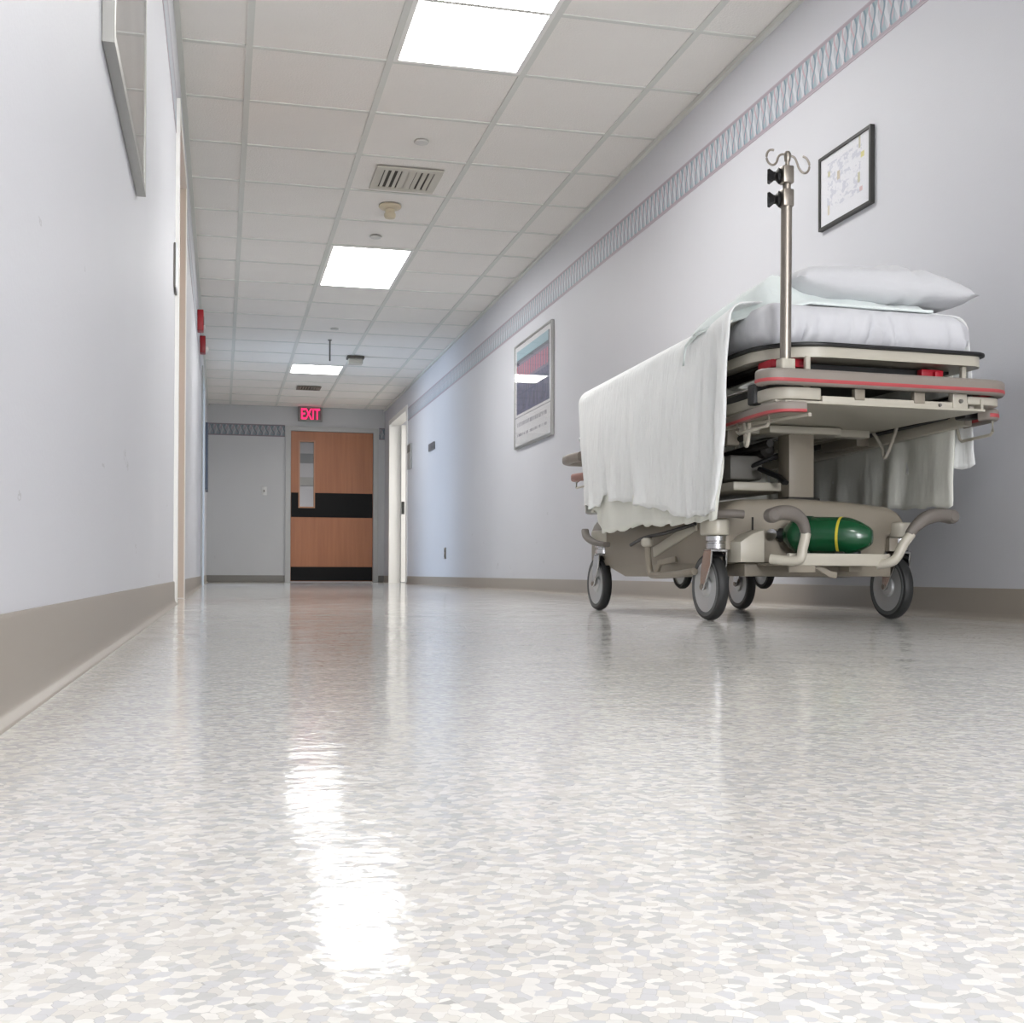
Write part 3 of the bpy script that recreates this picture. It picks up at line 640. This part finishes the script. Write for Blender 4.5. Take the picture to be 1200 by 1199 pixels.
P('latch_box', box(B(), .295, .345, .18, .40, .545, .592, .004), M_shell, e)
P('latch_block', box(B(), .310, .350, .62, .72, .505, .545, .004), M_dark, e)
P('rail_screw', lathe(B(), [(.007, -.004), (.008, .004)], (.358, -.10, .572), 'X', 12), M_grey, e)
P('rail_rod', tube(B(), [(.325, -.24, .592), (.318, 1.0, .560)], .012, 8), M_black, e)
# mechanism under the deck
P('gas_spring', tube(B(), [(-.20, -.02, .535), (-.16, .80, .520)], .010, 10), M_black); P('gas_spring', tube(B(), [(-.10, .02, .525), (-.08, .85, .500)], .012, 10), M_dark)
e = P('pump_unit', box(B(), -.17, -.06, .14, .40, .425, .500, .008), M_grey)
P('label_plate', box(B(), -.172, -.17, .24, .34, .452, .478), M_paper, e, 0); P('pump_lever', sweep(B(), [(-.09, .10, .455), (-.07, .02, .425), (-.065, -.01, .405)], rrect(.022, .014, .005)), M_black, e)
P('pump_cylinder', lathe(B(), [(.012, -.18), (.024, -.17), (.024, .0), (.012, .01)], (-.06, .28, .515), 'Y', 16), M_dark, e)
P('drip_tray', box(B(), -.20, .0, .06, .72, .385, .412, .006), M_cream); P('support_arm', box(B(), -.24, -.20, .02, .06, .515, .58, .004), M_shell)
P('link_frame', sweep(B(), [(-.24, .20, .44), (-.24, .75, .54)], rrect(.012, .03, .003)), M_dark)
P('hose', tube(B(), [(-.03, .10, .50), (-.10, .16, .46), (-.03, .30, .44), (.06, .40, .47)], .007, 8, 5), M_black)

# litter
pl = lambda g_: rplan(-.325+g_, .345-g_, -.410+g_, 1.12-g_, [.165, .05, .05, .08], 8)
e = P('litter_top', prism(B(), pl(0), 'Z', .7335, .7445, .004, 2), M_black)
P('litter_band', prism(B(), pl(.010), 'Z', .706, .7335), M_cream, e)
P('cassette_tray', box(B(), -.24, .24, -.33, 1.0, .676, .698), M_black)
P('tray_board', box(B(), -.27, .285, -.30, 1.05, .698, .706), M_dark, smooth=0)
for a, b in ((-.212, -.385), (.275, -.375), (-.25, .95), (.26, .95)): P('litter_post', box(B(), a-.007, a+.007, b-.007, b+.007, .60, .708, .002), M_cream)
P('release_latch', box(B(), -.265, -.185, -.355, -.33, .684, .708, .004), M_redl); P('release_latch', box(B(), -.295, -.272, -.345, -.27, .682, .704, .004), M_redl)
P('release_latch', box(B(), .155, .225, -.36, -.335, .672, .698, .004), M_redl); P('latch_tab', box(B(), .19, .215, -.372, -.358, .672, .692, .003), M_redl)
# iv pole with collars, knobs and a two-arm hook
pa, pb = -.294, -.418
iv = P('iv_pole', tube(B(), [(pa, pb, .668), (pa+.003, pb, 1.112)], .0145, 18), M_steel)
P('pole_socket', prism(B(), rplan(pa-.019, pa+.021, pb-.018, pb+.018, [.006]*4, 3), 'Z', .660, .690, .002), M_cream, iv)
P('inner_rod', tube(B(), [(pa+.003, pb, 1.107), (pa+.004, pb, 1.172)], .0105, 14), M_steel, iv); P('upper_rod', tube(B(), [(pa+.004, pb, 1.167), (pa+.005, pb, 1.212)], .0058, 12), M_steel, iv)
for z in (1.1065, 1.167):
    c_ = P('collar', box(B(), pa-.013, pa+.0175, pb-.015, pb+.015, z-.023, z+.023, .004), M_steel, iv)
    kb = lathe(B(), [(.008, -.010), (.019, -.013), (.022, -.018), (.012, -.026), (.012, -.030), (.021, -.041), (.019, -.046), (.004, -.0465)], (pa, pb, z), 'X', 8)
    bmesh.ops.rotate(kb, verts=kb.verts, cent=(pa, pb, z), matrix=Matrix.Rotation(math.radians(-30), 3, 'Z'))
    P('collar_knob', kb, M_black, c_)
hz = 1.219
P('hook_hub', lathe(B(), [(.0075, 1.204), (.0085, 1.212), (.0095, 1.223), (.006, 1.229)], (pa+.005, pb, 0), n=14), M_steel, iv)
def arm(s, dz, ox): return [(pa+.005+s*x*.86, pb+dz*x, hz+z*.9+ox*x) for x, z in ((0, .002), (.012, .003), (.022, .0), (.028, -.008), (.033, -.022), (.042, -.029), (.053, -.026), (.061, -.014), (.061, .002), (.054, .012), (.045, .014), (.040, .013))]
P('hook', tube(B(), arm(-1, .2, .02), .003, 8, 4), M_steel, iv)
P('hook', tube(B(), [(pa+.005+x*.82, pb-.1*x, hz+z*.92) for x, z in ((0, 0), (.012, -.001), (.024, -.006), (.032, -.02), (.038, -.034), (.049, -.045), (.062, -.046), (.071, -.036), (.072, -.02), (.064, -.006), (.054, -.001), (.051, .0))], .003, 8, 4), M_steel, iv)

# ================================================================== THINGS ON THE STRETCHER
def L2W(o): o.location = O; o.rotation_euler = (0, 0, TH); return o
def fbm(x, y, z=0): return noise.fractal((x, y, z), 1.0, 2.0, 4)
# mattress in a fitted sheet
bm = box(B(), -.31, .325, -.345, 1.08, .745, .864, .05, 5)
bmesh.ops.subdivide_edges(bm, edges=[e_ for e_ in bm.edges if e_.calc_length() > .08], cuts=52, use_grid_fill=True)
for v in bm.verts:
    c = v.co; k = max(0, 1-(c.z-.745)/.12); c.z = .745+(c.z-.745)*(1-.45*max(0, min(1, (c.y+.2)/.25)))
    loc_ = math.exp(-((c.x-.04)/.07)**2)+.8*math.exp(-((c.x+.20)/.05)**2)+.9*math.exp(-((c.x-.30)/.05)**2)
    d_ = (.006+.05*loc_)*k*(abs(math.sin(c.x*62+2.5*fbm(c.x*3, 2)+(c.z-.745)*14*(1 if c.x > .04 else -1)))-.6)*(1 if c.y < -.25 else .3)+.006*fbm(c.x*7, c.y*7, c.z*12)
    out = Vector((c.x/.33, (c.y-.36)/.72, 0)); out = out.normalized() if out.length > 0 else out
    c += out*d_
    if c.x > .2: c.x += .012*math.sin((c.z-.745)*24)
mt = tag(L2W(new('mattress', bm, M_sheet, smooth=80)), 'white mattress in a gathered fitted sheet on the stretcher', 'mattress')
bpy.context.view_layer.update()

def ztop(b): return .826+.03*max(0, min(1, (-.05-b)/.2))-.040*max(0, min(1, (b+.05)/1.1))
def drape(name, m, b0, b1, foot, side, hem_l, hem_r, off, nt_=150, fold=1.0, seed=0, tback=True):
    """cloth over the mattress: columns fan out from a spine, round the edge and hang."""
    A0, A1, BF, RC = -.345-off, .365+off, 1.035+off, .09
    per = []                                              # perimeter points (a, b, outward normal, hem height)
    n1 = int(nt_*.42)
    left = [(A0, b0+(min(b1, BF-RC)-b0)*i/n1, (-1, 0)) for i in range(n1+1)]
    per += left
    if foot:
        per += [(A0+RC-RC*math.cos(math.radians(x)), BF-RC+RC*math.sin(math.radians(x)), (-math.cos(math.radians(x)), math.sin(math.radians(x)))) for x in range(9, 91, 9)]
        per += [(A0+RC+(A1-A0-2*RC)*i/36, BF, (0, 1)) for i in range(1, 37)]
        per += [(A1-RC+RC*math.sin(math.radians(x)), BF-RC+RC*math.cos(math.radians(x)), (math.sin(math.radians(x)), math.cos(math.radians(x)))) for x in range(9, 91, 9)]
    if side and foot: per += [(A1, BF-RC+(b0-.01-BF+RC)*i/50, (1, 0)) for i in range(1, 51)]
    bm = B(); cols = []; NS, NR, NH = 7, 5, 26; R_ = .045
    for ti, (pa_, pb_, nn) in enumerate(per):
        bs = min(max(pb_, b0), .68); sp = Vector((0.0 if foot else -.02, bs, 0)); pe = Vector((pa_, pb_, 0)); N = Vector((nn[0], nn[1], 0))
        zt = ztop(pb_)+off; col = []
        arc = ti*.03
        inn = pe-N*R_
        for i in range(NS):
            q = sp.lerp(inn, i/NS); zz = zt+.006*fbm(q.x*5+seed, q.y*5)+.012*(1-(i/NS))
            col.append(Vector((q.x, q.y, zz)))
        for i in range(NR):
            a_ = math.radians(90*i/NR); q = inn+N*(R_*math.sin(a_)); col.append(Vector((q.x, q.y, zt-R_*(1-math.cos(a_)))))
        hem = hem_l(pb_) if nn[0] < -.5 else (hem_r(pb_) if nn[0] > .5 else .36)
        z0 = zt-R_
        s_ = pb_ if abs(nn[0]) > .5 else pa_+3
        for i in range(NH+1):
            k = i/NH; z = z0+(hem-z0)*k
            w1 = (math.sin(s_*30+9*fbm(s_*1.6, 1.7+seed))*.55+math.sin(s_*66+seed+7*fbm(s_*2.2, 9+seed, k*.4))*.35)*(.55+.9*max(-.4, fbm(s_*2.4, k*1.2, seed+3)))
            f_ = fold*(.0020+.030*k**1.25)*w1+.016*math.sin(min(1, k*1.6)*math.pi/2)+.006*fbm(s_*6, z*4, seed)-.010*k*k
            if nn[0] < -.5 and foot: f_ += -.016*math.exp(-((pb_-b0-.085)/.016)**2)*min(1, k*3)+.007*math.exp(-((pb_-b0-.045)/.03)**2)-.010*math.exp(-((pb_-b0-.16-.03*k)/.014)**2)*min(1, k*2)
            sh_ = -.13*k*max(0, min(1, (pb_-.78)/.25))*(abs(nn[0]) > .5) if pb_ > .3 else .055*max(0, k-.72)/.28*max(0, 1-(pb_-b0)/.25)*(nn[0] < 0)
            q = pe+N*f_+Vector((0, sh_, 0))
            col.append(Vector((q.x, q.y, z+(.004*math.sin(s_*60+seed) if i == NH else 0))))
        cols.append([bm.verts.new(c) for c in col])
    for c0, c1 in zip(cols, cols[1:]):
        for j in range(len(c0)-1):
            bm.faces.new((c0[j], c0[j+1], c1[j+1], c1[j]))
    o = L2W(new(name, bm, m, smooth=80))
    s = o.modifiers.new('thickness', 'SOLIDIFY'); s.thickness = .004; s.offset = 0
    return o
def ip(x, pts):
    if x <= pts[0][0]: return pts[0][1]
    for (a, b), (c, d_) in zip(pts, pts[1:]):
        if x <= c: return b+(d_-b)*(x-a)/(c-a)
    return pts[-1][1]
sheet = drape('bed_sheet', M_under, -.19, .995, True, True,
              lambda b: ip(b, [(-.19, .29), (.0, .283), (.3, .284), (.42, .292), (.56, .28), (.75, .275), (.82, .30), (.95, .36)])+.004*fbm(b*14, 3), lambda b: .335+.01*fbm(b*9, 1), 0, fold=.45, seed=2)
tag(sheet, 'thin white sheet hanging lowest over the sides of the stretcher, under the blanket', 'sheet')
bl = drape('blanket', M_blanket, -.245, .995, True, True,
           lambda b: ip(b, [(-.24, .315), (-.1, .30), (.05, .298), (.14, .322), (.35, .348), (.5, .372), (.60, .378), (.68, .405), (.72, .41), (.735, .37), (.85, .365), (.95, .385)]), lambda b: .445+.02*fbm(b*6, 2), .019, nt_=190, fold=.9, seed=5)
tag(bl, 'white blanket draped over the stretcher mattress and hanging down the near side', 'blanket')
# the blanket's top turned back towards the pillow, pale green inside
bm = B(); NA, NB = 64, 40; g_ = []
for i in range(NA+1):
    u = i/NA; row = []
    for j in range(NB+1):
        v = j/NB
        a = -.372+.60*u
        bn = -.045-.265*min(1, u/.2)**.6; bf = .04+.10*min(1, u/.4)-.10*max(0, u-.5)
        b = bn+(bf-bn)*v
        h = ip(u, [(0, .838), (.12, .852), (.3, .866)])-.03*max(0, b+.02)/.12+.060*math.exp(-((v-.4)/.34)**2)*min(1, u*3.4)+.03*math.exp(-((u-.33)/.2)**2)+.030*math.exp(-((v-.22)/.10)**2)*max(0, 1-abs(u-.2)/.3)
        h += (.012*math.sin(8*u+13*v+3*fbm(u*3, v*3))+.016*fbm(u*4, v*4, 3))*min(1, u*5)
        h -= .030*max(0, 1-u/.07)**2
        h -= .022*max(0, 1-v/.12)**2+.05*max(0, (v-.85)/.15)**2
        q_ = min(1, v/.25); t_ = ip(u, [(0, .822), (.10, .838), (.22, .852), (.36, .870), (1, .870)]); h = t_+(h-t_)*q_*q_*(3-2*q_)
        row.append(bm.verts.new((a, b, h)))
    g_.append(row)
for i in range(NA):
    for j in range(NB): bm.faces.new((g_[i][j], g_[i+1][j], g_[i+1][j+1], g_[i][j+1]))
cf = new('turned_back_fold', bm, M_cuff, bl, smooth=80); s = cf.modifiers.new('thickness', 'SOLIDIFY'); s.thickness = .008; s.offset = 0
cf['label'] = 'pale green inside of the blanket, turned back near the pillow'
# pillow
bm = B(); N_ = 36; top = []; bot = []
for i in range(N_+1):
    u = -1+2*i/N_; rt_, rb_ = [], []
    for j in range(N_+1):
        v = -1+2*j/N_
        su = math.copysign(abs(u)**.9, u); sv = math.copysign(abs(v)**.9, v)
        x = .285*su*(1-.07*(1-v*v)*abs(u)**2*0-.05*(1-abs(v))*abs(u)**3); y = .20*sv*(1-.09*(1-abs(u))*abs(v)**3)
        t_ = (max(0, 1-u**4)*max(0, 1-v**4))**.45
        wr_ = .020*math.exp(-((u-.06+.16*v)/.06)**2)-.012*math.exp(-((u-.19+.16*v)/.05)**2)+.007*math.exp(-((u+.05*v-.42)/.05)**2)+.010*fbm(u*2.2, v*2.2, 4)+.004*math.sin(u*9+3*v+3*fbm(u*2, v*2))*abs(v)
        z = (.056+.012*math.exp(-((u-.1)/.4)**2))*t_; dr = -.022*max(0, u-.55)**1.5*2.2+.012*u*0
        a, b = .095+x, -.11+y
        rt_.append(bm.verts.new((a, b, .940+z+wr_*t_+dr)))
        rb_.append(rt_[-1] if t_ < 1e-6 else bm.verts.new((a, b, .945-.048*t_+wr_*.5*t_+dr)))
    top.append(rt_); bot.append(rb_)
for i in range(N_):
    for j in range(N_):
        for g2, rev in ((top, 0), (bot, 1)):
            q = [g2[i][j], g2[i+1][j], g2[i+1][j+1], g2[i][j+1]]
            try: bm.faces.new(q[::-1] if rev else q)
            except ValueError: pass
pw = tag(L2W(new('pillow', bm, M_pillow, smooth=80)), 'plump white pillow lying on the head of the stretcher mattress', 'pillow')
# oxygen bottle on the shelf
ox = tag(empty('oxygen_bottle', (0, 0, 0)), 'green oxygen bottle with a yellow band lying on the stretcher base shelf', 'bottle')
loc = Matrix.Translation(O) @ Matrix.Rotation(TH, 4, 'Z') @ Matrix.Translation((-.014, -.150,   .163+.054+.028)) @ Matrix.Rotation(math.radians(-47), 4, 'Z') @ Matrix.Rotation(math.radians(2), 4, 'Y')
ox.matrix_world = loc
M_ox = mat('green_enamel', (18, 78, 46), .22, coat=.4, var=.15, vscale=14); M_yel = mat('yellow_band', (206, 190, 60), .4)
P('body', lathe(B(), [(.010, -.125), (.022, -.122), (.03, -.112), (.045, -.098), (.053, -.08), (.054, -.05), (.054, .058), (.051, .074), (.042, .098), (.027, .124), (.020, .130), (.006, .132)], (0, 0, 0), 'X', 36), M_ox, ox, 40)
P('band', lathe(B(), [(.0542, .040), (.0552, .041), (.0552, .047), (.0542, .048)], (0, 0, 0), 'X', 36, True), M_yel, ox, 20)
P('neck_ring', lathe(B(), [(.018, -.138), (.02, -.136), (.02, -.122), (.018, -.12)], (0, 0, 0), 'X', 20), M_black, ox)
v_ = P('valve', box(B(), -.165, -.135, -.013, .013, -.016, .016, .003), M_steel, ox); P('gauge', lathe(B(), [(.004, -.033), (.016, -.032), (.017, -.024), (.017, -.014), (.01, -.012)], (-.15, 0, 0), 'Y', 18), M_chrome, v_)
P('strap', lathe(B(), [(.0545, -.062), (.0562, -.061), (.0562, -.040), (.0545, -.039)], (0, 0, 0), 'X', 36, True), mat('green_strap', (16, 60, 38), .6), ox, 20)
for x in (-.05, .05): P('cradle', box(B(), x-.012, x+.012, -.04, .04, -.082, -.044, .002, 1), M_dark, sh and ox)
